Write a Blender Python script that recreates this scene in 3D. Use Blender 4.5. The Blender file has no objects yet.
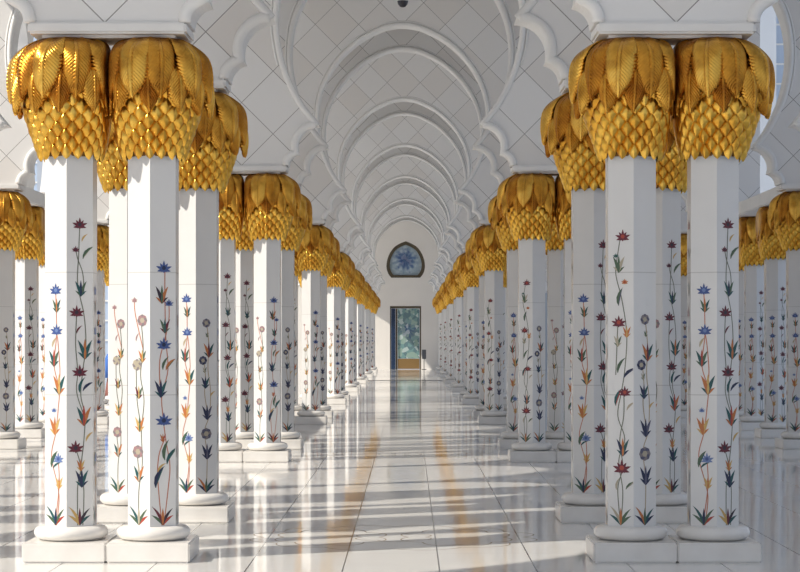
import bpy, bmesh, math, random
from mathutils import Vector, Matrix
R = math.radians
sc = bpy.context.scene
COL = sc.collection

# ------------------------------------------------------------------ camera, sky, sun, exposure
cam_d = bpy.data.cameras.new('camera')
cam = bpy.data.objects.new('camera', cam_d); COL.objects.link(cam)
cam.location = (0.136, 0.0, 1.745); cam.rotation_euler = (R(90), 0, 0)
cam_d.sensor_width = 36.0; cam_d.lens = 90.0          # 2000 px focal length at 800 px wide
cam_d.shift_x = -9/800; cam_d.shift_y = 54/800
cam_d.clip_end = 1000
sc.camera = cam

world = bpy.data.worlds.new('sky'); sc.world = world; world.use_nodes = True
wn = world.node_tree.nodes; wl = world.node_tree.links
bg = wn['Background']
tc = wn.new('ShaderNodeTexCoord'); sep = wn.new('ShaderNodeSeparateXYZ')
wl.new(tc.outputs['Generated'], sep.inputs[0])
ramp = wn.new('ShaderNodeValToRGB')
wl.new(sep.outputs['Z'], ramp.inputs[0])
ramp.color_ramp.elements[0].color = (0.86, 0.91, 1.0, 1); ramp.color_ramp.elements[0].position = 0.0
ramp.color_ramp.elements[1].color = (0.50, 0.66, 0.95, 1); ramp.color_ramp.elements[1].position = 0.6
wl.new(ramp.outputs[0], bg.inputs[0])
bg.inputs[1].default_value = 0.66

sun_d = bpy.data.lights.new('sun', 'SUN'); sun = bpy.data.objects.new('sun', sun_d); COL.objects.link(sun)
SUN_DIR = Vector((1.0, 0.47, -0.90)).normalized()
sun.rotation_euler = SUN_DIR.to_track_quat('-Z', 'Y').to_euler()
sun.location = (-30, 0, 40)
sun_d.energy = 4.9; sun_d.angle = R(0.55); sun_d.color = (1.0, 0.93, 0.82)

sc.view_settings.view_transform = 'Standard'; sc.view_settings.look = 'None'
sc.view_settings.gamma = 1.0; sc.view_settings.use_curve_mapping = False
sc.view_settings.exposure = 0.0

# ------------------------------------------------------------------ measures
U = 0.008
AX = 4.48                                   # aisle to aisle, arch centre to arch centre
INX, OUTX = 1.908, 2.566                    # column lines of a pier
ROWS = []
for k in range(8):
    ROWS.append((k, 'front', 16*(1 + .805*k)))
    ROWS.append((k, 'rear', 16*(1.212 + .805*k)))
END_Y = 119.3
ZP, ZB, ZS, ZC = .155, .268, 3.20, 4.13      # plinth top, torus top, shaft top, capital top

# ------------------------------------------------------------------ materials
def mat(name, col, rough=.5, metal=0, spec=.5):
    m = bpy.data.materials.new(name); m.use_nodes = True
    b = m.node_tree.nodes['Principled BSDF']
    b.inputs['Base Color'].default_value = (*col, 1); b.inputs['Roughness'].default_value = rough
    b.inputs['Metallic'].default_value = metal; b.inputs['Specular IOR Level'].default_value = spec
    return m
def N(m, t, **kw):
    n = m.node_tree.nodes.new(t)
    for a, v in kw.items(): setattr(n, a, v)
    return n
def L(m, a, b): m.node_tree.links.new(a, b)
def BS(m): return m.node_tree.nodes['Principled BSDF']
def math_node(m, op, a, b=None, c=None):
    n = N(m, 'ShaderNodeMath', operation=op)
    for i, v in enumerate((a, b, c)):
        if v is None: continue
        if isinstance(v, (int, float)): n.inputs[i].default_value = v
        else: L(m, v, n.inputs[i])
    return n.outputs[0]
def mixc(m, fac, a, b):
    n = N(m, 'ShaderNodeMix', data_type='RGBA')
    if isinstance(fac, (int, float)): n.inputs[0].default_value = fac
    else: L(m, fac, n.inputs[0])
    for s, v in ((6, a), (7, b)):
        if isinstance(v, tuple): n.inputs[s].default_value = (*v, 1)
        else: L(m, v, n.inputs[s])
    return n.outputs[2]
def line_mask(m, coord, period, width, offset=0.0):
    """1 on a joint line every period along coord"""
    a = math_node(m, 'ADD', coord, -offset + period*1000.5)
    a = math_node(m, 'MODULO', a, period)
    a = math_node(m, 'SUBTRACT', a, period/2)
    a = math_node(m, 'ABSOLUTE', a)
    return math_node(m, 'LESS_THAN', a, width/2)

# white marble used for shafts, plinths, mouldings
def marble(name, base, vein, rough, scale=3.0, joints=None):
    m = mat(name, base, rough)
    t = N(m, 'ShaderNodeTexCoord')
    nz = N(m, 'ShaderNodeTexNoise'); nz.inputs['Scale'].default_value = scale; nz.inputs['Detail'].default_value = 6
    L(m, t.outputs['Object'], nz.inputs['Vector'])
    cr = N(m, 'ShaderNodeValToRGB'); cr.color_ramp.elements[0].position = .35; cr.color_ramp.elements[1].position = .7
    cr.color_ramp.elements[0].color = (*base, 1); cr.color_ramp.elements[1].color = (*vein, 1)
    L(m, nz.outputs['Fac'], cr.inputs[0])
    out = cr.outputs[0]
    if joints:
        sp = N(m, 'ShaderNodeSeparateXYZ'); L(m, t.outputs['Object'], sp.inputs[0])
        for z in joints:
            d = math_node(m, 'SUBTRACT', sp.outputs['Z'], z); d = math_node(m, 'ABSOLUTE', d)
            d = math_node(m, 'LESS_THAN', d, .004)
            d = math_node(m, 'MULTIPLY', d, .45)
            out = mixc(m, d, out, (.35, .34, .33))
    L(m, out, BS(m).inputs['Base Color'])
    return m
M_shaft = marble('shaft_marble', (.745, .74, .73), (.70, .695, .69), .22, 2.0, joints=(1.31, 2.28))
M_base = marble('base_marble', (.84, .82, .785), (.77, .74, .70), .25, 4.0)
M_mould = marble('moulding_plaster', (.82, .815, .80), (.78, .775, .765), .55, 2.0)
M_ceil = marble('ceiling_plaster', (.78, .77, .755), (.74, .73, .72), .7, .5)

# wall stone: diagonal slabs with grey joints
M_wall = mat('wall_stone', (.8, .79, .78), .6)
def build_wall_mat(m):
    t = N(m, 'ShaderNodeTexCoord'); sp = N(m, 'ShaderNodeSeparateXYZ'); L(m, t.outputs['Object'], sp.inputs[0])
    H = .9
    a = math_node(m, 'ADD', sp.outputs['X'], sp.outputs['Z'])
    b = math_node(m, 'SUBTRACT', sp.outputs['X'], sp.outputs['Z'])
    z0 = 4.245; x0 = 2.24
    ma = line_mask(m, a, H, .013, x0+z0); mb = line_mask(m, b, H, .013, x0-z0)
    # every slab a slightly different tone
    fa = math_node(m, 'FLOOR', math_node(m, 'DIVIDE', math_node(m, 'SUBTRACT', a, x0+z0), H))
    fb = math_node(m, 'FLOOR', math_node(m, 'DIVIDE', math_node(m, 'SUBTRACT', b, x0-z0), H))
    cx = N(m, 'ShaderNodeCombineXYZ'); L(m, fa, cx.inputs[0]); L(m, fb, cx.inputs[1])
    oi = N(m, 'ShaderNodeObjectInfo'); L(m, oi.outputs['Random'], cx.inputs[2])
    wnz = N(m, 'ShaderNodeTexWhiteNoise', noise_dimensions='3D'); L(m, cx.outputs[0], wnz.inputs['Vector'])
    cr = N(m, 'ShaderNodeValToRGB')
    cr.color_ramp.elements[0].color = (.735, .71, .685, 1); cr.color_ramp.elements[1].color = (.79, .785, .78, 1)
    e = cr.color_ramp.elements.new(.45); e.color = (.765, .755, .745, 1)
    L(m, wnz.outputs['Value'], cr.inputs[0])
    j = math_node(m, 'MAXIMUM', ma, mb)
    c = mixc(m, j, cr.outputs[0], (.30, .29, .28))
    L(m, c, BS(m).inputs['Base Color'])
build_wall_mat(M_wall)

# polished floor
M_floor = mat('floor_marble', (.8, .79, .77), .06, spec=.55)
def build_floor_mat(m):
    t = N(m, 'ShaderNodeTexCoord'); sp = N(m, 'ShaderNodeSeparateXYZ'); L(m, t.outputs['Object'], sp.inputs[0])
    X, Y = sp.outputs['X'], sp.outputs['Y']
    jx = line_mask(m, X, .735, .011, .3675)
    jy = line_mask(m, Y, 1.47, .008, .2)
    nz = N(m, 'ShaderNodeTexNoise'); nz.inputs['Scale'].default_value = .8; nz.inputs['Detail'].default_value = 8
    L(m, t.outputs['Object'], nz.inputs['Vector'])
    cr = N(m, 'ShaderNodeValToRGB'); cr.color_ramp.elements[0].position = .3; cr.color_ramp.elements[1].position = .7
    cr.color_ramp.elements[0].color = (.86, .84, .805, 1); cr.color_ramp.elements[1].color = (.80, .78, .75, 1)
    L(m, nz.outputs['Fac'], cr.inputs[0])
    c = mixc(m, math_node(m, 'MULTIPLY', jy, .4), cr.outputs[0], (.35, .33, .31))
    c = mixc(m, jx, c, (.10, .09, .09))
    L(m, c, BS(m).inputs['Base Color'])
    n2 = N(m, 'ShaderNodeTexNoise'); n2.inputs['Scale'].default_value = 1.3; n2.inputs['Detail'].default_value = 2
    L(m, t.outputs['Object'], n2.inputs['Vector'])
    bp = N(m, 'ShaderNodeBump'); bp.inputs['Strength'].default_value = .05; bp.inputs['Distance'].default_value = .004
    L(m, n2.outputs['Fac'], bp.inputs['Height']); L(m, bp.outputs[0], BS(m).inputs['Normal'])
build_floor_mat(M_floor)

def gold(name, c0, c1, c2, rough, scale):  # bright and brown metal reflections painted into the colour by noise
    m = mat(name, c1, rough, metal=.92)
    t = N(m, 'ShaderNodeTexCoord'); nz = N(m, 'ShaderNodeTexNoise'); nz.inputs['Scale'].default_value = scale; nz.inputs['Detail'].default_value = 4
    L(m, t.outputs['Object'], nz.inputs['Vector'])
    cr = N(m, 'ShaderNodeValToRGB'); cr.color_ramp.elements[0].position = .32; cr.color_ramp.elements[1].position = .68
    cr.color_ramp.elements[0].color = (*c0, 1); cr.color_ramp.elements[1].color = (*c2, 1)
    e = cr.color_ramp.elements.new(.5); e.color = (*c1, 1)
    L(m, nz.outputs['Fac'], cr.inputs[0]); L(m, cr.outputs[0], BS(m).inputs['Base Color'])
    n2 = N(m, 'ShaderNodeTexNoise'); n2.inputs['Scale'].default_value = 40; L(m, t.outputs['Object'], n2.inputs['Vector'])
    bp = N(m, 'ShaderNodeBump'); bp.inputs['Strength'].default_value = .25; bp.inputs['Distance'].default_value = .01
    L(m, n2.outputs['Fac'], bp.inputs['Height']); L(m, bp.outputs[0], BS(m).inputs['Normal'])
    return m
M_frond = gold('gilded_frond', (.36, .15, .02), (.60, .28, .035), (.80, .44, .075), .34, 5)
M_frond2 = gold('gilded_frond_reflect_bright', (.52, .25, .035), (.78, .43, .07), (.90, .57, .12), .30, 5)
M_frond3 = gold('gilded_frond_reflect_brown', (.34, .12, .015), (.52, .22, .025), (.70, .35, .05), .36, 5)  # brown and bright leaves: reflections in the gold, painted per leaf
M_scale = gold('gilded_scale', (.60, .29, .035), (.76, .43, .065), (.90, .60, .13), .28, 4)
M_core = mat('capital_core', (.22, .10, .02), .6, metal=.5)

PAL = {'maroon': (.13, .015, .03), 'blue': (.05, .09, .27), 'lightblue': (.14, .21, .42), 'teal': (.015, .085, .09),
       'navy': (.015, .022, .07), 'green': (.07, .12, .07), 'orange': (.48, .16, .045), 'yellow': (.55, .36, .12),
       'red': (.38, .05, .03), 'grey': (.22, .19, .20), 'pale': (.42, .37, .28), 'dark': (.035, .02, .035),
       'stemred': (.50, .18, .11), 'stemgrey': (.16, .17, .13), 'stemtan': (.42, .32, .2), 'slate': (.09, .09, .15), 'pink': (.34, .20, .21)}
PALN = list(PAL); PM = [mat('inlay_' + n, PAL[n], .3) for n in PALN]

M_glass = mat('window_glass', (.46, .55, .68), .15, spec=.6)
M_metal = mat('dark_metal', (.06, .06, .07), .35, metal=.8)
M_drain = mat('threshold_strip', (.10, .10, .10), .4, metal=.6)

# ------------------------------------------------------------------ mesh helpers
def new_obj(name, verts, faces, mats, parent=None, loc=None, smooth=False, midx=None, uvs=None):
    me = bpy.data.meshes.new(name); me.from_pydata(verts, [], faces); me.update()
    for m in (mats if isinstance(mats, (list, tuple)) else [mats]): me.materials.append(m)
    if midx: me.polygons.foreach_set('material_index', midx)
    if smooth: me.polygons.foreach_set('use_smooth', [True]*len(me.polygons))
    o = bpy.data.objects.new(name, me); COL.objects.link(o)
    if parent: o.parent = parent
    if loc: o.location = loc
    return o
class MB:
    def __init__(s): s.v = []; s.f = []; s.m = []
    def add(s, vs, fs, mi=0):
        b = len(s.v); s.v += [tuple(v) for v in vs]; s.f += [tuple(i+b for i in f) for f in fs]; s.m += [mi]*len(fs)
    def box(s, x0, x1, y0, y1, z0, z1, mi=0, bev=0):
        if bev:
            bm = bmesh.new(); bmesh.ops.create_cube(bm, size=1)
            for v in bm.verts: v.co = Vector(((x0+x1)/2+v.co.x*(x1-x0), (y0+y1)/2+v.co.y*(y1-y0), (z0+z1)/2+v.co.z*(z1-z0)))
            bmesh.ops.bevel(bm, geom=bm.edges[:], offset=bev, segments=2, affect='EDGES')
            bm.verts.index_update()
            s.add([v.co[:] for v in bm.verts], [[v.index for v in f.verts] for f in bm.faces], mi); bm.free(); return
        s.add([(x0,y0,z0),(x1,y0,z0),(x1,y1,z0),(x0,y1,z0),(x0,y0,z1),(x1,y0,z1),(x1,y1,z1),(x0,y1,z1)],
              [(0,3,2,1),(4,5,6,7),(0,1,5,4),(1,2,6,5),(2,3,7,6),(3,0,4,7)], mi)
    def lathe(s, prof, n, mi=0, cx=0, cy=0, rot=0):
        vs = []; fs = []
        for r, z in prof:
            for i in range(n):
                a = 2*math.pi*i/n + rot; vs.append((cx+r*math.cos(a), cy+r*math.sin(a), z))
        for j in range(len(prof)-1):
            for i in range(n):
                fs.append((j*n+i, j*n+(i+1) % n, (j+1)*n+(i+1) % n, (j+1)*n+i))
        fs.append(tuple(range(n-1, -1, -1))); fs.append(tuple((len(prof)-1)*n+i for i in range(n)))
        s.add(vs, fs, mi)
    def tube(s, pts, r, n=8, mi=0, closed=False):
        pts = [Vector(p) for p in pts]; vs = []; fs = []; m = len(pts)
        up = Vector((0, 1, 0)) if abs((pts[1]-pts[0]).normalized().y) < .9 else Vector((1, 0, 0))
        for i, p in enumerate(pts):
            d = (pts[min(i+1, m-1)]-pts[max(i-1, 0)]).normalized()
            a = d.cross(up).normalized(); b = a.cross(d).normalized()
            for k in range(n):
                t = 2*math.pi*k/n; vs.append(p+a*math.cos(t)*r+b*math.sin(t)*r)
        for i in range(m-1):
            for k in range(n): fs.append((i*n+k, i*n+(k+1) % n, (i+1)*n+(k+1) % n, (i+1)*n+k))
        fs.append(tuple(range(n-1, -1, -1))); fs.append(tuple((m-1)*n+k for k in range(n)))
        s.add(vs, fs, mi)
    def build(s, name, mats, parent=None, loc=None, smooth=False):
        return new_obj(name, s.v, s.f, mats, parent, loc, smooth, s.m)
def struct(o): o['kind'] = 'structure'; return o
def smooth_by_angle(o, deg=35):
    me = o.data
    me.polygons.foreach_set('use_smooth', [True]*len(me.polygons))
    bm = bmesh.new(); bm.from_mesh(me)
    for e in bm.edges:
        if len(e.link_faces) == 2 and e.calc_face_angle(0) > R(deg): e.smooth = False
    bm.to_mesh(me); bm.free()

# ------------------------------------------------------------------ floor, ceiling
b = MB(); b.box(-70, 70, -40, 122, -.2, 0)
struct(b.build('floor', M_floor))
b = MB(); b.box(-8.2, 8.2, -14.0, END_Y+2, 10.0, 10.6)
struct(b.build('ceiling', M_ceil))

# ------------------------------------------------------------------ transverse arch walls
def arc(p, q, sag, n):
    """points from p to q bulging to the right-hand side (outward from the opening) by sag"""
    p = Vector(p); q = Vector(q); d = q-p; c = d.length; nrm = Vector((d.y, -d.x)).normalized()
    r = (c*c/4+sag*sag)/(2*sag); mid = (p+q)/2; cen = mid-nrm*(r-sag)
    a0 = math.atan2(*(p-cen).yx); a1 = math.atan2(*(q-cen).yx)
    while a1 < a0: a1 += 2*math.pi
    if a1-a0 > math.pi*1.5: a1 -= 2*math.pi
    return [(cen.x+r*math.cos(a0+(a1-a0)*i/n), cen.y+r*math.sin(a0+(a1-a0)*i/n)) for i in range(n+1)]
def catmull(P, n):
    out = []
    for i in range(len(P)-1):
        p0 = P[max(i-1, 0)]; p1 = P[i]; p2 = P[i+1]; p3 = P[min(i+2, len(P)-1)]
        for k in range(n):
            t = k/n
            out.append(tuple(.5*(2*p1[c]+(p2[c]-p0[c])*t+(2*p0[c]-5*p1[c]+4*p2[c]-p3[c])*t*t+(-p0[c]+3*p1[c]-3*p2[c]+p3[c])*t**3) for c in (0, 1)))
    out.append(P[-1]); return out
LOBE2 = arc((1.60, 4.245), (1.455, 4.43), .045, 8)
LOBE1 = arc((1.455, 4.43), (1.165, 4.835), .13, 14)
UPPER = catmull([(1.165, 4.835), (1.43, 5.18), (1.66, 5.70), (1.755, 6.33), (1.66, 6.95), (1.36, 7.50), (.92, 7.93), (.45, 8.19), (.16, 8.265), (0, 8.275)], 7)
HALF = LOBE2 + LOBE1[1:] + UPPER[1:]           # x, z of the right half, from abacus to apex
TOPZ = 10.0; T = .50                            # wall top, thickness

def arch_wall(y, left_ext, right_ext, nums):
    """three aisles' horseshoe arches in one wall; y is the centre plane"""
    b = MB()
    for c in (-AX, 0, AX):
        for sgn in (-1, 1):
            ex = AX/2
            if c == -AX and sgn == -1: ex = left_ext-AX
            if c == AX and sgn == 1: ex = right_ext-AX
            zs = [z for x, z in HALF]
            for yy, flip in ((-T/2, False), (T/2, True)):
                vs = []
                for x, z in HALF: vs += [(c+sgn*x, yy, z), (c+sgn*ex, yy, z)]
                n = len(HALF)
                fs = [(2*i, 2*i+1, 2*i+3, 2*i+2) for i in range(n-1)]
                vs += [(c, yy, TOPZ), (c+sgn*ex, yy, TOPZ)]
                fs.append((2*n-2, 2*n-1, 2*n+1, 2*n))
                if flip != (sgn < 0): fs = [f[::-1] for f in fs]
                b.add(vs, fs, 0)
            vs = []
            for x, z in HALF: vs += [(c+sgn*x, -T/2, z), (c+sgn*x, T/2, z)]
            b.add(vs, [(2*i, 2*i+1, 2*i+3, 2*i+2) if sgn > 0 else (2*i+2, 2*i+3, 2*i+1, 2*i) for i in range(len(HALF)-1)], 1)
            # outer end and underside
            if c*sgn > 0:
                X = c+sgn*ex; b.add([(X, -T/2, HALF[0][1]), (X, T/2, HALF[0][1]), (X, T/2, TOPZ), (X, -T/2, TOPZ)], [(0, 1, 2, 3)], 0)
            b.add([(c+sgn*HALF[0][0], -T/2, HALF[0][1]), (c+sgn*ex, -T/2, HALF[0][1]), (c+sgn*ex, T/2, HALF[0][1]), (c+sgn*HALF[0][0], T/2, HALF[0][1])], [(0, 1, 2, 3)], 0)
    w = struct(b.build('wall_arcade', [M_wall, M_mould], loc=(0, y, 0)))
    m = MB()
    path = HALF
    for c in (-AX, 0, AX):
        for sgn in (-1, 1):
            for yy in (-T/2,):
                lob = [(c+sgn*(x+.03), yy, z+.0) for x, z in LOBE2+LOBE1[1:]]
                m.tube(lob, .052, 10)
                nn = len(UPPER); upp = []; up2 = []
                for i, (x, z) in enumerate(UPPER):
                    (xa, za), (xb, zb_) = UPPER[max(i-1, 0)], UPPER[min(i+1, nn-1)]
                    dx, dz = xb-xa, zb_-za; dd = math.hypot(dx, dz); nx, nz = dz/dd, -dx/dd
                    if i == nn-1: nx, nz = 0, 1
                    upp.append((c+sgn*(x+nx*.02), yy, z+nz*.02)); up2.append((c+sgn*(x+nx*.085), yy, z+nz*.085))
                m.tube(upp, .045, 8)
                m.tube(up2[14:], .016, 6)
    mo = m.build('arch_moulding', M_mould, w, smooth=True)
    return w
def abacus(x0, x1, y, parent):
    b = MB()
    b.box(x0-.00, x1+.00, y-.285, y+.285, 4.155, 4.25, 0, bev=.018)
    b.box(x0+.10, x1-.10, y-.20, y+.20, 4.131, 4.157)
    return struct(b.build('trim_abacus', M_mould))
for k, fr, y in ROWS:
    w = arch_wall(y, 7.42, 7.42, k)
    for c in (-3*AX/2, -AX/2, AX/2, 3*AX/2):
        abacus(c-.625, c+.625, y, w)
# raised panel frame lines above the abacus on each pier
# long beams closing the bays high up along the arcade lines
b = MB()
for c in (-3*AX/2, -AX/2, AX/2, 3*AX/2): 
    for (y0, y1) in [(5.0, ROWS[0][2]-T/2-.01)] + [(ROWS[i][2]+T/2+.01, ROWS[i+1][2]-T/2-.01) for i in range(15)]:
        b.box(c-.3, c+.3, y0, y1, 9.2, 10.0)
struct(b.build('trim_1', M_ceil))

# ------------------------------------------------------------------ column meshes
HEX = .219
def hex_pt(i, r=HEX): a = R(-90+60*i); return (r*math.cos(a), r*math.sin(a))
def shaft_mesh():
    b = MB(); b.lathe([(HEX*.995, ZB-.01), (HEX, ZB+.01), (HEX, ZS+.06)], 6, rot=R(-90))
    o = b.build('shaft', M_shaft); return o
def plinth_mesh():
    b = MB(); b.box(-.3275, .3275, -.36, .36, 0, ZP, bev=.012); return b.build('plinth', M_base)
def torus_mesh():
    prof = [(.235, ZP), (.262, ZP+.004)]
    for i in range(13):
        a = R(-80+160*i/12); prof.append((.232+.062*math.cos(a), ZP+.058+.053*math.sin(a)))
    prof += [(.246, ZP+.109), (.244, ZB-.003), (.238, ZB)]
    b = MB(); b.lathe(prof, 40); o = b.build('torus_base', M_base); smooth_by_angle(o, 50); return o

def squash(p, side):
    """keep the crown from passing into its twin's crown"""
    x, y, z = p; lim = .321; s = x*side
    if s > .25: s = .25+(lim-.25)*(1-math.exp(-(s-.25)/(lim-.25)))
    return (s*side, y, z)
def frond(b, ang, rscale, ztop, zlen, width, rng, mi=0):
    # path in r, z ; t = 0 top .. 1 tip
    P = catmull([(.225, 0), (.285, -.02), (.358, -.09), (.412, -.21), (.437, -.42), (.448, -.62)], 8)
    acc = [0]
    for i in range(1, len(P)): acc.append(acc[-1]+math.dist(P[i], P[i-1]))
    tot = acc[-1]
    def at(t):
        d = t*tot
        for i in range(1, len(P)):
            if acc[i] >= d:
                f = (d-acc[i-1])/(acc[i]-acc[i-1]); return tuple(P[i-1][c]+(P[i][c]-P[i-1][c])*f for c in (0, 1))
        return P[-1]
    n = 96; us = [-1+i/20 for i in range(41)]
    tilt = rng.uniform(-.05, .05); lift = (.030 if mi == 1 else .002)+rng.uniform(-.004, .008); roll = rng.uniform(-.03, .03)
    vs = []; fs = []
    for j in range(n+1):
        t = j/n; r, z = at(t); r *= rscale; z = ztop+z*zlen/.62
        w = width*((.40+.60*math.sin(math.pi/2*min(1, t/.52))) if t < .52 else max(0, 1-((t-.52)/.48)**2.3)**.66)
        saw = (t*20) % 1.0
        sawd = (.22 if t > .4 else .05)*saw
        w = max(w, .004)
        for u in us:
            au = abs(u)
            vein = math.sin(2*math.pi*(t*19-au*5.6))*.0050*min(1, .45+t*4)*(au > .06)
            rib = .012 if au < .06 else 0
            rr = r+lift*min(1, t*2.2)+.066*(1-u*u)**.8*min(1, w/width)*(.25+.75*math.sin(math.pi/2*min(1, t*2.6)))-.034+vein+rib+roll*u*.6+.016*max(0, t-.85)/.15
            a = ang+(u*w*(1-sawd*au**5)+tilt*t*.6)/max(rr, .2)
            zz = z-.022*(1-au)*(t > .0)*t+au*.018
            vs.append(squash((rr*math.cos(a), rr*math.sin(a), zz), frond.side))
    m = len(us)
    for j in range(n):
        for i in range(m-1): fs.append((j*m+i, j*m+i+1, (j+1)*m+i+1, (j+1)*m+i))
    b.add(vs, fs, mi)
def crown_mesh(side):
    rng = random.Random(5+side); frond.side = side
    b = MB()
    NF = 11
    for i in range(NF): frond(b, 2*math.pi*(i+.25)/NF, .95, 3.97, .43, .098, rng, (i*2+1) % 3)
    for i in range(NF): frond(b, 2*math.pi*(i+.75)/NF, 1.0, 4.118, .47, .132, rng, (0, 1, 2, 1, 0, 1, 2, 1, 0, 1, 2)[i])
    o = b.build('frond_crown', [M_frond, M_frond2, M_frond3]); smooth_by_angle(o, 60)
    md = o.modifiers.new('thick', 'SOLIDIFY'); md.thickness = .008; md.offset = -1
    dg = bpy.context.evaluated_depsgraph_get(); me = bpy.data.meshes.new_from_object(o.evaluated_get(dg))
    o.modifiers.clear(); o.data = me
    return o
def bulb_mesh(side):
    b = MB(); prof = [(3.19, .222), (3.28, .252), (3.38, .288), (3.48, .322), (3.58, .350), (3.68, .368), (3.80, .375)]
    def rad(z):
        if z <= prof[0][0]: return prof[0][1]-.2*(prof[0][0]-z)
        for (z0, r0), (z1, r1) in zip(prof, prof[1:]):
            if z <= z1: return r0+(r1-r0)*(z-z0)/(z1-z0)
        return prof[-1][1]
    n = 16; z = 3.235; row = 0; zs = []
    while z < 3.80: zs.append(z); z += .056+.012*(z-3.2)
    for row, z in enumerate(zs):
        for i in range(n):
            a = 2*math.pi*(i+.5*(row % 2))/n; r = rad(z); h = .066+.02*(z-3.2); w = math.pi/n*1.04
            def P(da, dz, dr):
                zz = z+dz; rr = rad(zz)+dr; return squash((rr*math.cos(a+da), rr*math.sin(a+da), zz), side)
            G = []; nt = 7
            for q in range(nt+1):
                t = q/nt; ww = w*(min(1, (t/.45))**.75 if t < .45 else (max(0, 1-(t-.45)/.55))**.52)
                for u in (-1, -.6, -.25, 0, .25, .6, 1):
                    dz = h-t*1.95*h
                    G.append(P(u*ww, dz, -.014+.030*t+.040*(1-abs(u)**1.5)*math.sin(math.pi*min(1, .12+t*.80))**.8))
            b.add(G, [(q*7+c, q*7+c+7, q*7+c+8, q*7+c+1) for q in range(nt) for c in range(6)], 0)
    o = b.build('scale_bulb', M_scale); smooth_by_angle(o, 70); return o
def core_mesh(side):
    n = 28; vs = []; fs = []
    prof = [(.20, 3.20), (.225, 3.26), (.295, 3.45), (.345, 3.65), (.37, 3.80), (.368, 3.95), (.315, 4.06), (.26, 4.130)]
    for r, z in prof:
        for i in range(n):
            a = 2*math.pi*i/n; vs.append(squash((r*math.cos(a), r*math.sin(a), z), side))
    for j in range(len(prof)-1):
        for i in range(n): fs.append((j*n+i, j*n+(i+1) % n, (j+1)*n+(i+1) % n, (j+1)*n+i))
    fs.append(tuple(range(n-1, -1, -1))); fs.append(tuple((len(prof)-1)*n+i for i in range(n)))
    return new_obj('capital', vs, fs, M_core, smooth=False)

# ------------------------------------------------------------------ inlaid vines (drawn in face coordinates u, z and laid on the marble)
class Vine:
    def __init__(s): s.polys = []; s.layer = 0
    def poly(s, pts, c):
        s.polys.append((pts, PALN.index(c), s.layer)); s.layer += 1
    def petal(s, x, z, ang, l, w, c, c2=None, bend=0.0):
        """pointed petal from (x, z) towards ang (0 = up)"""
        def T_(a, q):
            a2 = ang+bend*q/l if l else ang
            return (x+math.sin(a2)*q+math.cos(a2)*a, z+math.cos(a2)*q-math.sin(a2)*a)
        Lf = [T_(-w*k, l*q) for q, k in ((0, .15), (.2, .7), (.45, 1), (.7, .7), (.88, .3))]
        Rt = [T_(w*k, l*q) for q, k in ((0, .15), (.2, .7), (.45, 1), (.7, .7), (.88, .3))]
        tip = T_(0, l)
        s.poly(Lf+[tip]+Rt[::-1], c)
        if c2: s.poly([T_(0, 0)]+[T_(w*.55*k, l*q) for q, k in ((.2, .9), (.45, 1.4), (.7, .9))]+[T_(0, l*.95)], c2)
    def star(s, x, z, r, c, c2=None):
        for i in range(7): s.petal(x, z-r*.2, R(-105+35*i), r*(1.0 if i % 2 == 0 else 1.2), r*.19, c)
        for i in range(3): s.petal(x, z-r*.1, R(140+40*i), r*.6, r*.2, c)
        s.poly([(x+r*.3*math.cos(R(a)), z+r*.3*math.sin(R(a))) for a in range(0, 360, 60)], c2 or 'dark')
    def peony(s, x, z, r, c, c2):
        for i in range(8):
            a = R(45*i); s.poly([(x+r*.55*math.sin(a)+r*.42*math.cos(R(t)), z+r*.55*math.cos(a)+r*.42*math.sin(R(t))) for t in range(0, 360, 45)], c if i % 2 else c2)
        s.poly([(x+r*.45*math.cos(R(t)), z+r*.45*math.sin(R(t))) for t in range(0, 360, 60)], 'pale')
    def tulip(s, x, z, h, c1, c2, c3):
        h *= .9; z0 = z-h*.5
        s.petal(x, z0, R(-26), h*.50, h*.060, c2, bend=-.35); s.petal(x, z0, R(26), h*.50, h*.060, c1, bend=.35)
        s.petal(x, z0, 0, h*.98, h*.085, c3)
        s.petal(x, z0, R(-7), h*.98, h*.10, c1, bend=-.25); s.petal(x, z0, R(7), h*.98, h*.10, c2, bend=.25)
        s.petal(x, z0, R(2), h*.60, h*.065, c3)
    def leaf(s, x, z, ang, h, c, c2=None): s.petal(x, z-h*.4, R(ang), h, h*.10, c, c2, bend=.6)
    def tuft(s, x, z, cs):
        for a, l, c in zip((-30, 30, -12, 13, 0), (.13, .12, .18, .16, .14), cs): s.petal(x, z, R(a), l, .0125, c, bend=.35*(a > 0)-.35*(a < 0))
    def stem(s, pts, c, w=.0042):
        P = catmull(pts, 6)
        Lf = []; Rt = []
        for i, p in enumerate(P):
            q0 = P[max(i-1, 0)]; q1 = P[min(i+1, len(P)-1)]; dx, dz = q1[0]-q0[0], q1[1]-q0[1]; d = math.hypot(dx, dz) or 1
            nx, nz = -dz/d*w, dx/d*w; Lf.append((p[0]+nx, p[1]+nz)); Rt.append((p[0]-nx, p[1]-nz))
        for i in range(len(P)-1): s.polys.append(([Lf[i], Lf[i+1], Rt[i+1], Rt[i]], PALN.index(c), -1))
def zy(y): return ZB+(525-y)*.008
def X(px): return px*.0086                     # px offset from the middle of the face
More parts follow.
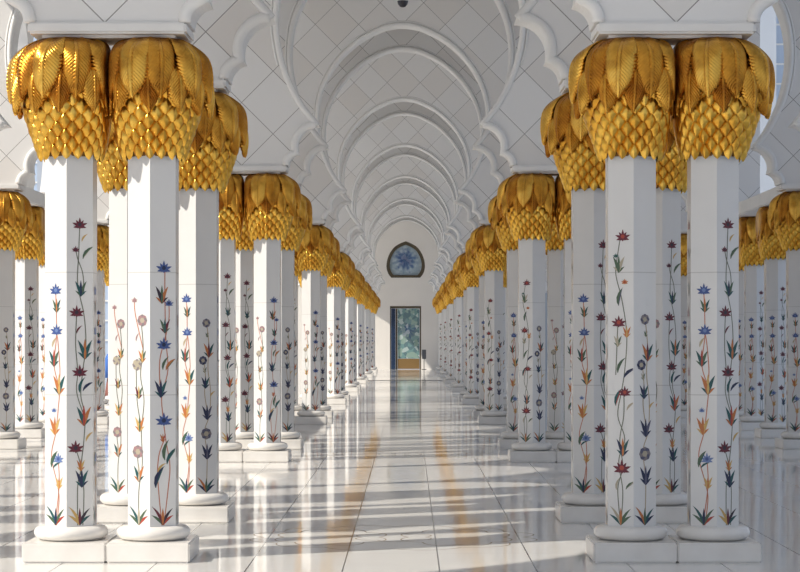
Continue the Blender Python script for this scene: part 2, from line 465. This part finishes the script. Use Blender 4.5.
def vine(kind):
    v = Vine(); zb = ZB+.01
    if kind == 'A':
        v.stem([(X(1), zb), (X(4), zy(497)), (X(1), zy(480)), (X(-5), zy(455)), (X(0), zy(432)), (X(3), zy(408)), (X(4), zy(388)), (X(-2), zy(365)), (X(1), zy(335)), (X(0), zy(293))], 'stemred')
        v.stem([(X(-1), zb), (X(4), zy(485)), (X(3), zy(458))], 'stemred'); v.stem([(X(3), zy(385)), (X(5), zy(372)), (X(3), zy(345)), (X(1), zy(333))], 'stemred')
        v.tuft(0, zb, ('green', 'red', 'teal', 'green', 'navy'))
        v.tulip(X(4), zy(481), .12, 'yellow', 'yellow', 'orange'); v.star(X(3), zy(458), .052, 'lightblue', 'blue'); v.leaf(X(-5), zy(459), -8, .15, 'green', 'teal')
        v.leaf(X(-3), zy(463), 25, .09, 'teal'); v.tulip(X(-1), zy(425), .17, 'orange', 'yellow', 'orange'); v.star(X(-2), zy(410), .026, 'lightblue', 'blue')
        v.tulip(X(4), zy(384), .19, 'orange', 'teal', 'yellow'); v.tulip(X(-2), zy(358), .16, 'teal', 'green', 'red'); v.leaf(X(-4), zy(343), -5, .09, 'pale', 'yellow')
        v.star(X(1), zy(331), .056, 'blue', 'lightblue'); v.tulip(X(1), zy(306), .13, 'green', 'teal', 'orange'); v.star(X(0), zy(291), .056, 'blue', 'lightblue')
    elif kind == 'B':
        v.stem([(X(3), zb), (X(4), zy(490)), (X(1), zy(470)), (X(4), zy(440)), (X(5), zy(415)), (X(1), zy(395)), (X(3), zy(370)), (X(6), zy(345)), (X(4), zy(315)), (X(-2), zy(285)), (X(-1), zy(255)), (X(0), zy(225))], 'stemgrey')
        v.stem([(X(-2), zb), (X(-2), zy(485)), (X(1), zy(466)), (X(-5), zy(445))], 'stemgrey'); v.stem([(X(4), zy(415)), (X(-3), zy(392)), (X(-2), zy(372)), (X(-4), zy(345)), (X(-3), zy(315))], 'stemgrey')
        v.stem([(X(4), zy(295)), (X(3), zy(275)), (X(-2), zy(260)), (X(-4), zy(250))], 'stemgrey')
        v.tuft(0, zb, ('yellow', 'teal', 'yellow', 'dark', 'maroon'))
        v.tulip(X(2), zy(477), .17, 'navy', 'teal', 'navy'); v.tulip(X(1), zy(464), .11, 'orange', 'yellow', 'orange'); v.star(X(-4), zy(447), .062, 'maroon', 'dark')
        v.leaf(X(6), zy(436), 6, .10, 'yellow'); v.tulip(X(4), zy(415), .19, 'teal', 'orange', 'red'); v.leaf(X(0), zy(386), -14, .13, 'teal'); v.leaf(X(3), zy(385), 20, .12, 'navy')
        v.star(X(0), zy(372), .060, 'maroon', 'dark'); v.tulip(X(5), zy(349), .19, 'teal', 'teal', 'orange'); v.leaf(X(-3), zy(330), 3, .08, 'maroon')
        v.star(X(-3), zy(313), .058, 'maroon', 'dark'); v.tulip(X(1), zy(289), .15, 'teal', 'green', 'navy'); v.star(X(-4), zy(251), .030, 'maroon', 'dark')
        v.leaf(X(3), zy(253), 10, .14, 'green', 'pale'); v.leaf(X(2), zy(239), 5, .08, 'yellow'); v.star(X(0), zy(226), .056, 'maroon', 'dark')
    elif kind == 'C':
        v.stem([(0, zb), (X(0), zy(490)), (X(4), zy(462)), (X(3), zy(430)), (X(6), zy(400)), (X(2), zy(375)), (X(5), zy(350)), (X(3), zy(325))], 'stemgrey')
        v.stem([(X(0), zy(470)), (X(-2), zy(452))], 'stemgrey'); v.stem([(X(2), zy(422)), (X(-2), zy(400)), (X(-3), zy(368))], 'stemgrey'); v.stem([(X(5), zy(350)), (X(-4), zy(315)), (X(-5), zy(300))], 'stemred')
        v.tuft(0, zb, ('green', 'red', 'teal', 'green', 'pale'))
        v.tulip(X(0), zy(472), .16, 'teal', 'orange', 'pale'); v.peony(X(-1), zy(451), .055, 'pink', 'grey'); v.tulip(X(1), zy(423), .15, 'yellow', 'orange', 'green')
        v.tulip(X(0), zy(392), .12, 'maroon', 'green', 'yellow'); v.peony(X(-2), zy(365), .048, 'pale', 'grey'); v.tulip(X(4), zy(356), .12, 'orange', 'green', 'yellow')
        v.leaf(X(-3), zy(338), -10, .07, 'pink'); v.peony(X(4), zy(321), .050, 'pink', 'grey'); v.star(X(-5), zy(301), .028, 'pink', 'pink')
    elif kind == 'D':
        v.stem([(X(1), zb), (X(5), zy(490)), (X(7), zy(465)), (X(3), zy(440)), (X(0), zy(415)), (X(-1), zy(395)), (X(5), zy(370)), (X(3), zy(340)), (X(2), zy(300)), (X(2), zy(270))], 'stemred')
        v.stem([(X(-1), zb), (X(-5), zy(478)), (X(-4), zy(455)), (X(1), zy(440))], 'stemred'); v.stem([(X(-3), zy(385)), (X(-3), zy(360)), (X(2), zy(340)), (X(6), zy(320)), (X(6), zy(305))], 'stemred')
        v.tuft(0, zb, ('green', 'red', 'maroon', 'dark', 'orange'))
        v.leaf(X(-7), zy(477), -10, .19, 'navy', 'teal'); v.leaf(X(-5), zy(466), 12, .10, 'yellow'); v.leaf(X(2), zy(451), -22, .17, 'green'); v.leaf(X(4), zy(455), 4, .17, 'teal', 'green')
        v.tulip(X(0), zy(437), .08, 'orange', 'red', 'orange'); v.star(X(1), zy(420), .066, 'blue', 'navy'); v.tulip(X(-2), zy(388), .17, 'navy', 'teal', 'navy')
        v.leaf(X(3), zy(364), 10, .13, 'orange', 'green'); v.leaf(X(0), zy(364), -8, .12, 'green'); v.star(X(1), zy(345), .060, 'blue', 'navy'); v.tulip(X(2), zy(326), .14, 'green', 'maroon', 'teal')
        v.star(X(6), zy(304), .036, 'blue', 'navy'); v.tulip(X(-1), zy(295), .17, 'dark', 'orange', 'green'); v.star(X(1), zy(269), .060, 'blue', 'navy')
    elif kind == 'E':
        v.stem([(X(0), zb), (X(2), zy(490)), (X(-2), zy(460)), (X(4), zy(438)), (X(-3), zy(415)), (X(1), zy(390)), (X(4), zy(370)), (X(6), zy(335)), (X(1), zy(300)), (X(-5), zy(275)), (X(-3), zy(255)), (X(0), zy(237))], 'stemgrey')
        v.stem([(X(0), zb), (X(-3), zy(488)), (X(2), zy(466)), (X(-1), zy(440)), (X(3), zy(415)), (X(3), zy(392))], 'stemgrey'); v.stem([(X(-5), zy(375)), (X(-4), zy(350)), (X(-3), zy(325))], 'stemgrey')
        v.tuft(0, zb, ('teal', 'green', 'pale', 'green', 'orange'))
        v.leaf(X(5), zy(482), 25, .12, 'green', 'pale'); v.leaf(X(-4), zy(484), -20, .10, 'pale'); v.star(X(1), zy(467), .070, 'maroon', 'red'); v.tulip(X(2), zy(446), .17, 'navy', 'teal', 'orange')
        v.leaf(X(6), zy(405), 15, .10, 'pale'); v.leaf(X(-5), zy(398), -12, .15, 'teal', 'red'); v.star(X(4), zy(392), .052, 'maroon', 'red'); v.leaf(X(-3), zy(366), -5, .14, 'green'); v.leaf(X(3), zy(371), 22, .14, 'navy', 'slate')
        v.tulip(X(-3), zy(341), .11, 'pale', 'green', 'pale'); v.tulip(X(6), zy(332), .11, 'orange', 'orange', 'yellow'); v.star(X(-2), zy(323), .058, 'maroon', 'red')
        v.leaf(X(-2), zy(299), -20, .15, 'green', 'slate'); v.star(X(4), zy(283), .028, 'orange', 'red'); v.tulip(X(-2), zy(265), .16, 'green', 'pale', 'green'); v.star(X(-5), zy(257), .022, 'teal', 'green'); v.star(X(2), zy(238), .058, 'maroon', 'red')
    elif kind == 'F':
        v.stem([(X(0), zb), (X(1), zy(480)), (X(-2), zy(450)), (X(4), zy(430)), (X(5), zy(400)), (X(2), zy(375)), (X(3), zy(345)), (X(0), zy(318))], 'stemtan')
        v.stem([(X(2), zy(430)), (X(-2), zy(405)), (X(-1), zy(385)), (X(-3), zy(364))], 'stemtan'); v.tuft(0, zb, ('navy', 'navy', 'orange', 'teal', 'green'))
        v.tulip(X(1), zy(474), .18, 'navy', 'navy', 'slate'); v.peony(X(0), zy(453), .058, 'slate', 'grey'); v.tulip(X(1), zy(427), .17, 'navy', 'slate', 'navy'); v.leaf(X(5), zy(405), 8, .08, 'yellow')
        v.tulip(X(-1), zy(391), .14, 'navy', 'teal', 'navy'); v.tulip(X(-2), zy(376), .07, 'pale', 'green', 'pale'); v.peony(X(-4), zy(365), .045, 'slate', 'navy')
        v.tulip(X(3), zy(352), .17, 'orange', 'teal', 'maroon'); v.tulip(X(1), zy(334), .06, 'green', 'pale', 'green'); v.peony(X(0), zy(320), .045, 'grey', 'slate')
    # assemble on the plane y = 0, u along +x
    vs = []; fs = []; mi = []
    maxl = max(l for _, _, l in v.polys)
    for pts, c, l in v.polys:
        lim = .106; b0 = len(vs); d = -.0012-.0012*(l+1)/(maxl+1)
        vs += [(max(-lim, min(lim, x)), d, z) for x, z in pts]; fs.append(tuple(range(b0, b0+len(pts)))); mi.append(c)
    return vs, fs, mi
VINES = {k: vine(k) for k in 'ABCDEF'}
def vine_obj(kind, face_deg, parent, flip=False):
    """face_deg: direction of the face normal in plan"""
    vs, fs, mi = VINES[kind]
    ap = HEX*math.cos(R(30)); a = R(face_deg)+math.pi/2          # local -y turned to the normal
    ca, sa = math.cos(a), math.sin(a)
    out = [((x*ca-(y-ap)*sa), (x*sa+(y-ap)*ca), z) for x, y, z in vs]
    me = bpy.data.meshes.new('flower_inlay'); me.from_pydata(out, [], fs); me.update()
    used = sorted(set(mi)); 
    for u in used: me.materials.append(PM[u])
    me.polygons.foreach_set('material_index', [used.index(i) for i in mi])
    o = bpy.data.objects.new('flower_inlay', me); COL.objects.link(o); o.parent = parent
    return o

CACHE = {}
def shared(key, fn, *a):
    if (key,)+a not in CACHE: CACHE[(key,)+a] = fn(*a); return CACHE[(key,)+a]
    c = CACHE[(key,)+a].copy(); COL.objects.link(c); return c
def make_proto(side, kinds):
    root = bpy.data.objects.new('marble_column', None); COL.objects.link(root); root['category'] = 'column'
    pl = shared('plinth', plinth_mesh); pl.parent = root
    to = shared('torus', torus_mesh); to.parent = root
    sh = shared('shaft', shaft_mesh); sh.parent = root
    front = {-120: kinds[0], -60: kinds[1], 0: kinds[0], 60: kinds[1], 120: kinds[0], 180: kinds[1]}
    for d, k in front.items(): vine_obj(k, d, sh)
    ca = shared('core', core_mesh, side); ca.parent = root
    cr = shared('crown', crown_mesh, side); cr.parent = ca; bu = shared('bulb', bulb_mesh, side); bu.parent = ca
    return root
def dup(root, loc):
    r = root.copy(); COL.objects.link(r); r.location = loc
    for ch in list(root.children):
        c = ch.copy(); COL.objects.link(c); c.parent = r
        for g in list(ch.children):
            d = g.copy(); COL.objects.link(d); d.parent = c
    return r
# side = direction (along x) of the twin column
PROTO = {('L', 'outer', 'front'): make_proto(1, 'AB'), ('L', 'inner', 'front'): make_proto(-1, 'CD'),
         ('R', 'inner', 'front'): make_proto(1, 'EF'), ('R', 'outer', 'front'): make_proto(-1, 'AB'),
         ('L', 'outer', 'rear'): make_proto(1, 'CB'), ('L', 'inner', 'rear'): make_proto(-1, 'AF'),
         ('R', 'inner', 'rear'): make_proto(1, 'AB'), ('R', 'outer', 'rear'): make_proto(-1, 'CB')}
ORD = ['nearest', 'second', 'third', 'fourth', 'fifth', 'sixth', 'seventh', 'farthest']
used = set()
def put(key, loc, label, group):
    p = PROTO[key]
    if key in used: o = dup(p, loc)
    else: used.add(key); o = p; o.location = loc
    o['label'] = label; o['group'] = group; o['category'] = 'column'; o['kind'] = 'thing'
    return o
for k, fr, y in ROWS:
    for side, s in (('L', -1), ('R', 1)):
        sn = 'left' if s < 0 else 'right'
        for io, x in (('inner', INX), ('outer', OUTX)):
            put((side, io, fr), (s*x, y, 0), f'white inlaid column with gold palm capital, {io} of {fr} pair, {ORD[k]} cluster {sn} of aisle',
                f'columns {sn} of the central aisle')
        if k <= 5:
            for io, x in (('inner', 6.43), ('outer', 7.088)):
                put((side, io, fr), (s*x, y, 0), f'palm column across the {sn} side aisle, {io} of {fr} pair, {ORD[k]} side cluster',
                    f'columns beyond the {sn} side aisle')
# single columns between the pairs along the outer edge of each side aisle
PITCH = .2013*16
for side, s in (('L', -1), ('R', 1)):
    sn = 'left' if s < 0 else 'right'
    for nm, xx, yy in (('nearer', 6.72, 35.9), ('farther', 6.86, 38.9)):
        put((side, 'outer', 'front'), (s*xx, yy, 0), f'single palm column near the {sn} picture edge, {nm} of two under low white lintel', f'lintel columns at the {sn} edge')
ORD14 = ['nearest', 'second', 'third', 'fourth', 'fifth', 'sixth', 'seventh', 'eighth', 'ninth', 'tenth', 'eleventh', 'twelfth', 'thirteenth', 'fourteenth']
for i in range(14):
    put(('L', 'inner', 'rear'), (-7.64, 14.4+PITCH*i, 0), f'outermost left palm column carrying the boundary arcade, {ORD14[i]} from the camera', 'columns of the left boundary arcade')
for s in (-1, 1):
    b = MB(); b.box(s*6.79-.36, s*6.79+.36, ROWS[3][2]+T/2+.06, ROWS[4][2]-.37, 4.131, 4.38, bev=.02)
    struct(b.build('trim_2' if s > 0 else 'trim_3', M_mould))
# outer arcade wall on the sunny side: horseshoe arches running along the edge of the left side aisle
b = MB(); m = MB(); XW = -7.62; TW = .30; ys = [14.4-PITCH*8+.0+PITCH*i for i in range(42)]
sx = 1.57/1.755
def hz(z): return 4.245+(z-4.245)*1.13
for i in range(len(ys)-1):
    c = (ys[i]+ys[i+1])/2; ex = PITCH/2
    for sgn in (-1, 1):
        for xx in (-TW/2, TW/2):
            vs = []
            for x, z in HALF: vs += [(XW+xx, c+sgn*x*sx, hz(z)), (XW+xx, c+sgn*ex, hz(z))]
            n = len(HALF); fs = [(2*q, 2*q+1, 2*q+3, 2*q+2) for q in range(n-1)]
            vs += [(XW+xx, c, TOPZ), (XW+xx, c+sgn*ex, TOPZ)]; fs.append((2*n-2, 2*n-1, 2*n+1, 2*n)); b.add(vs, fs)
        vs = []
        for x, z in HALF: vs += [(XW-TW/2, c+sgn*x*sx, hz(z)), (XW+TW/2, c+sgn*x*sx, hz(z))]
        b.add(vs, [(2*q, 2*q+1, 2*q+3, 2*q+2) for q in range(len(HALF)-1)])
    b.box(XW-.3, XW+.3, ys[i]-.36, ys[i]+.36, 4.131, 4.245)
struct(b.build('wall_left', M_mould))

# ------------------------------------------------------------------ end wall with door and horseshoe window
M_end = marble('end_wall_stone', (.78, .75, .71), (.73, .70, .665), .55, .6)
ey = END_Y
DX0, DX1, DZ = -1.0, .86, 3.77
WC = -.06; WZ0 = 5.46
wpro = catmull([(.86, 5.46), (1.05, 5.72), (1.15, 6.15), (1.05, 6.70), (.75, 7.22), (.35, 7.5), (0, 7.64)], 4)
b = MB()
b.box(-7.6, DX0, ey, ey+.5, 0, 5.0); b.box(DX1, 7.6, ey, ey+.5, 0, 5.0); b.box(DX0, DX1, ey, ey+.5, DZ, 5.0)
b.box(-7.6, 7.6, ey, ey+.5, 8.2, 10.0)
b.box(-7.6, WC-1.4, ey, ey+.5, 5.0, 8.2); b.box(WC+1.4, 7.6, ey, ey+.5, 5.0, 8.2)
b.box(WC-1.4, WC+1.4, ey, ey+.5, 5.0, WZ0)
for sgn in (-1, 1):
    for yy in (0, .5):
        vs = []
        for x, z in wpro: vs += [(WC+sgn*x, ey+yy, z), (WC+sgn*1.4, ey+yy, z)]
        n = len(wpro); fs = [(2*i, 2*i+1, 2*i+3, 2*i+2) for i in range(n-1)]
        vs += [(WC, ey+yy, 8.2), (WC+sgn*1.4, ey+yy, 8.2)]; fs.append((2*n-2, 2*n-1, 2*n+1, 2*n)); b.add(vs, fs)
    vs = []
    for x, z in wpro: vs += [(WC+sgn*x, ey, z), (WC+sgn*x, ey+.5, z)]
    b.add(vs, [(2*i, 2*i+1, 2*i+3, 2*i+2) for i in range(len(wpro)-1)])
struct(b.build('wall_end', M_end))

def floral_glass(name, c_bg, c_mid, c_core, cx, cz, rad, cell, mixf=.2):
    m = mat(name, c_bg, .12, spec=.7)
    t = N(m, 'ShaderNodeTexCoord'); mp = N(m, 'ShaderNodeMapping'); mp.inputs['Location'].default_value = (-cx, 0, -cz)
    L(m, t.outputs['Object'], mp.inputs[0]); sp = N(m, 'ShaderNodeSeparateXYZ'); L(m, mp.outputs[0], sp.inputs[0])
    X_, Z_ = sp.outputs['X'], sp.outputs['Z']
    r = math_node(m, 'SQRT', math_node(m, 'ADD', math_node(m, 'MULTIPLY', X_, X_), math_node(m, 'MULTIPLY', Z_, Z_)))
    an = math_node(m, 'ARCTAN2', Z_, X_)
    pet = math_node(m, 'MULTIPLY', math_node(m, 'COSINE', math_node(m, 'MULTIPLY', an, 12.0)), .12)
    rr = math_node(m, 'DIVIDE', math_node(m, 'ADD', r, math_node(m, 'MULTIPLY', pet, rad)), rad)
    vo = N(m, 'ShaderNodeTexVoronoi'); vo.inputs['Scale'].default_value = cell; L(m, mp.outputs[0], vo.inputs['Vector'])
    rr = math_node(m, 'ADD', rr, math_node(m, 'MULTIPLY', math_node(m, 'SUBTRACT', vo.outputs['Distance'], .4), .5))
    cr = N(m, 'ShaderNodeValToRGB'); cr.color_ramp.elements[0].position = .2; cr.color_ramp.elements[0].color = (*c_core, 1)
    cr.color_ramp.elements[1].position = 1.0; cr.color_ramp.elements[1].color = (*c_bg, 1)
    e = cr.color_ramp.elements.new(.6); e.color = (*c_mid, 1)
    L(m, rr, cr.inputs[0])
    v2 = N(m, 'ShaderNodeTexVoronoi'); v2.inputs['Scale'].default_value = cell*1.3; L(m, mp.outputs[0], v2.inputs['Vector'])
    sc_ = N(m, 'ShaderNodeSeparateColor'); L(m, v2.outputs['Color'], sc_.inputs[0])
    r2 = N(m, 'ShaderNodeValToRGB'); r2.color_ramp.interpolation = 'CONSTANT'
    r2.color_ramp.elements[0].color = (.04, .09, .13, 1); r2.color_ramp.elements[1].color = (.55, .62, .60, 1); r2.color_ramp.elements[1].position = .78
    e = r2.color_ramp.elements.new(.3); e.color = (.12, .24, .24, 1)
    e = r2.color_ramp.elements.new(.55); e.color = (.28, .38, .30, 1)
    L(m, sc_.outputs[0], r2.inputs[0])
    c = mixc(m, mixf, cr.outputs[0], r2.outputs[0])
    L(m, c, BS(m).inputs['Base Color']); return m
M_rose = floral_glass('rose_window_glass', (.40, .50, .60), (.10, .17, .36), (.03, .06, .22), WC, 6.55, .8, 5.0)
M_doorglass = floral_glass('door_floral_glass', (.22, .36, .36), (.30, .42, .42), (.06, .12, .36), .08, 2.35, .9, 4.0, .6)
M_bronze = mat('bronze_frame', (.12, .10, .07), .4, metal=.6)
M_brass = mat('brass_panel', (.30, .19, .08), .45, metal=.6)
M_blue = mat('navy_lacquer', (.012, .03, .075), .3)

b = MB(); pts = [(WC+x, z) for x, z in wpro]+[(WC-x, z) for x, z in wpro[::-1][1:]]
ctr = (WC, 6.4)
n = len(pts)
# glass pane with thickness
vs = [(x, ey+.30, z) for x, z in pts]+[(x, ey+.33, z) for x, z in pts]
g = MB(); g.add(vs, [tuple(range(n)), tuple(range(2*n-1, n-1, -1))]+[(i, (i+1) % n, n+(i+1) % n, n+i) for i in range(n)])
# frame: thick ring around the opening
f = MB()
def shrink(p, k): return (ctr[0]+(p[0]-ctr[0])*k, ctr[1]+(p[1]-ctr[1])*k)
vs = []
for p in pts:
    for q, yy in ((1.0, .12), (.83, .12), (.83, .36), (1.0, .36)):
        x, z = shrink(p, q); vs.append((x, ey+yy, z))
fs = []
for i in range(n):
    j = (i+1) % n
    for a in range(4): fs.append((4*i+a, 4*i+(a+1) % 4, 4*j+(a+1) % 4, 4*j+a))
f.add(vs, fs)
w1 = struct(f.build('window_1', M_bronze))
gp = g.build('window_pane', M_rose, w1)

b = MB()
b.box(DX0, DX1, ey+.1, ey+.3, DZ-.14, DZ); b.box(DX1-.09, DX1, ey+.1, ey+.3, 0, DZ-.14); b.box(DX0, DX0+.06, ey+.1, ey+.3, 0, DZ-.14)
d1 = struct(b.build('door_1', M_bronze))
b = MB(); b.box(DX0+.07, DX0+.32, ey+.02, ey+.45, 0, DZ-.15); b.build('door_leaf', M_blue, d1)
b = MB(); b.box(DX0+.33, DX0+.45, ey+.14, ey+.26, .0, DZ-.15); b.build('door_post', M_bronze, d1)
b = MB(); b.box(DX0+.46, DX1-.10, ey+.16, ey+.22, .64, DZ-.15); b.build('glazed_panel', M_doorglass, d1)
b = MB(); b.box(DX0+.46, DX1-.10, ey+.12, ey+.24, .02, .63, bev=.01); b.build('kick_panel', M_brass, d1)
# sign stand beside the door
root = bpy.data.objects.new('sign_stand', None); COL.objects.link(root); root.location = (1.03, ey-.6, 0)
root['label'] = 'slim dark sign stand right of the far door'; root['category'] = 'sign stand'
b = MB(); b.lathe([(.14, 0), (.14, .02), (.03, .03)], 20); b.build('base', M_metal, root)
b = MB(); b.lathe([(.02, .025), (.02, .65)], 12); b.build('pole', M_metal, root)
b = MB(); b.box(-.12, .12, -.012, .012, .62, 1.17, bev=.005); b.build('board', mat('dark_sign_board', (.10, .11, .13), .4), root)

# floor threshold strip and inlaid medallion outlines
b = MB(); b.box(-1.72, 1.55, 85.8, 86.5, -.01, .006)
struct(b.build('trim_4', M_drain))
M_bronzeline = mat('inlay_brown_line', (.36, .29, .22), .2)
b = MB()
def ribbon(cx, cy, rx, ry, lobes, amp, ph=0, w=.014):
    n = 180; P = []
    for i in range(n+1):
        a = 2*math.pi*i/n; q = 1+amp*abs(math.sin(a*lobes/2+ph)); P.append((cx+rx*q*math.cos(a), cy+ry*q*math.sin(a)))
    vs = []
    for i, p in enumerate(P):
        q0 = P[i-1] if i else P[-2]; q1 = P[i+1] if i < n else P[1]
        dx, dy = q1[0]-q0[0], q1[1]-q0[1]; d = math.hypot(dx, dy)
        vs += [(p[0]-dy/d*w/2, p[1]+dx/d*w/2, .0012), (p[0]+dy/d*w/2, p[1]-dx/d*w/2, .0012)]
    b.add(vs, [(2*i, 2*i+1, 2*i+3, 2*i+2) for i in range(n)])
for i in range(0, 16, 2):
    cy = (ROWS[i][2]+ROWS[i+1][2])/2
    ribbon(-.55, cy, .42, .62, 8, .22); ribbon(.55, cy, .42, .62, 8, .22); ribbon(0, cy, 1.15, 1.0, 12, .12); ribbon(0, cy, .28, .30, 6, .3)
struct(b.build('trim_5', M_bronzeline))

# ------------------------------------------------------------------ far outer building flanking the arcade
M_fac = marble('shaded_facade_stone', (.44, .48, .54), (.41, .45, .51), .6, .3)  # white facade; its grey-blue shade is put into the stone colour
for s, nm in ((-1, 'wall_far_left'), (1, 'wall_far_right')):
    b = MB(); H = 29
    c0 = 7.61
    b.box(*sorted((s*c0, s*9.3)), ey, ey+1, 0, H)
    pil = [9.3+4.5*i for i in range(12)]
    xs = []
    x = 22.0-4.5*3
    first = x
    b.box(*sorted((s*9.3, s*58)), ey, ey+1, 24.5, H)
    while x < 56:
        b.box(*sorted((s*max(x-1.0, 9.3), s*x)), ey-.25 if x > 10 else ey, ey+1, 0, 24.5); xs.append(x); x += 4.5
    b.box(*sorted((s*9.3, s*58)), ey, ey+1, 0, .5)
    b.box(*sorted((s*(x-1.0), s*58)), ey, ey+1, .5, 24.5)
    struct(b.build(nm, M_fac))
    for i, x in enumerate(xs[:11]):
        f = MB(); x1 = x+3.5
        z = .5
        f.box(*sorted((s*x, s*(x+.08))), ey+.3, ey+.4, .5, 24.5); f.box(*sorted((s*(x1-.08), s*x1)), ey+.3, ey+.4, .5, 24.5)
        f.box(*sorted((s*(x+1.71), s*(x+1.79))), ey+.3, ey+.4, .5, 24.5)
        z = .5
        while z < 24.4: f.box(*sorted((s*x, s*x1)), ey+.28, ey+.42, z, z+.10); z += 1.18
        w = struct(f.build('window_%d' % (2+i+(11 if s > 0 else 0)), M_mould))
        g = MB(); g.box(*sorted((s*x, s*x1)), ey+.34, ey+.37, .5, 24.5); g.build('window_pane', M_glass, w)

# ------------------------------------------------------------------ hanging dome camera in the aisle
root = bpy.data.objects.new('hanging_dome_camera', None); COL.objects.link(root); root.location = (0.02, 37.0, 7.93)
root['label'] = 'small dark dome camera hanging from the ceiling over the aisle'; root['category'] = 'camera'
b = MB(); b.lathe([(.012, .20), (.012, 10.0-7.93)], 10); b.build('cable', M_mould, root)
b = MB(); b.lathe([(.02, -.03), (.05, -.02), (.085, .02), (.10, .07), (.10, .09)], 24); o = b.build('dome', M_metal, root); smooth_by_angle(o)
b = MB(); b.lathe([(.11, .085), (.11, .13), (.06, .19), (.02, .22)], 24); o = b.build('housing', M_mould, root); smooth_by_angle(o)

# ------------------------------------------------------------------ visitor half hidden behind the left columns
def skinned(name, joints, edges, mat_, parent, sub=2):
    me = bpy.data.meshes.new(name); me.from_pydata([j[:3] for j in joints], edges, []); me.update()
    o = bpy.data.objects.new(name, me); COL.objects.link(o); o.parent = parent; me.materials.append(mat_)
    md = o.modifiers.new('skin', 'SKIN'); md.use_smooth_shade = True
    for i, j in enumerate(joints):
        d = me.skin_vertices[0].data[i]; d.radius = (j[3], j[4] if len(j) > 4 else j[3]); d.use_root = (i == 0)
    m2 = o.modifiers.new('sub', 'SUBSURF'); m2.levels = sub; m2.render_levels = sub
    return o
M_skin = mat('skin', (.45, .27, .19), .5); M_bluecloth = mat('blue_cloth', (.05, .16, .50), .8)
M_skirt = mat('rust_cloth', (.26, .10, .08), .85); M_hair = mat('dark_hair', (.03, .02, .015), .6)
root = bpy.data.objects.new('person', None); COL.objects.link(root); root.location = (-7.86, 54.4, 0); root.rotation_euler = (0, 0, R(25))
root['label'] = 'person in a blue shawl and rust skirt standing half hidden behind the left columns'; root['category'] = 'person'
body = skinned('body', [(0, 0, .92, .13, .10), (0, 0, 1.10, .115, .09), (0, 0, 1.30, .145, .10), (0, .0, 1.40, .06), (0, -.01, 1.46, .05), (0, -.02, 1.53, .08, .085), (0, -.02, 1.60, .075, .085),
    (.16, 0, 1.35, .055), (.23, .0, 1.10, .042), (.15, -.14, .97, .034), (.10, -.19, .96, .03),
    (-.16, 0, 1.35, .055), (-.25, .0, 1.10, .042), (-.20, -.12, .92, .034), (-.18, -.16, .87, .03),
    (.09, 0, .86, .09), (.10, 0, .48, .06), (.10, .01, .09, .042), (.10, -.13, .045, .035),
    (-.09, 0, .86, .09), (-.10, 0, .48, .06), (-.10, .01, .09, .042), (-.10, -.13, .045, .035)],
    [(0, 1), (1, 2), (2, 3), (3, 4), (4, 5), (5, 6), (2, 7), (7, 8), (8, 9), (9, 10), (2, 11), (11, 12), (12, 13), (13, 14),
     (0, 15), (15, 16), (16, 17), (17, 18), (0, 19), (19, 20), (20, 21), (21, 22)], M_skin, root)
def drape(name, prof, m, folds, amp):
    n = 72; vs = []; fs = []
    for rx, ry, z in prof:
        for i in range(n):
            a = 2*math.pi*i/n; q = 1+amp*math.sin(a*folds)*(rx > .15); vs.append((rx*q*math.cos(a), ry*q*math.sin(a), z))
    for j in range(len(prof)-1):
        for i in range(n): fs.append((j*n+i, j*n+(i+1) % n, (j+1)*n+(i+1) % n, (j+1)*n+i))
    o = new_obj(name, vs, fs, m, root, smooth=True); md = o.modifiers.new('t', 'SOLIDIFY'); md.thickness = .008; return o
drape('skirt', [(.27, .22, .12), (.25, .20, .40), (.20, .16, .75), (.155, .125, .95)], M_skirt, 11, .06)
drape('shawl', [(.36, .25, .72), (.33, .23, .95), (.28, .18, 1.20), (.21, .125, 1.36), (.10, .09, 1.43), (.075, .08, 1.46)], M_bluecloth, 9, .05)
hb = MB(); hb.lathe([(.02, 1.46), (.085, 1.47), (.098, 1.53), (.10, 1.60), (.085, 1.665), (.045, 1.69), (.005, 1.697)], 28)
hb.v = [(x, y*1.05+.012+(.03 if y < -.05 and z < 1.62 else 0), z) for x, y, z in hb.v]
hr = hb.build('hair', M_hair, root, smooth=True)
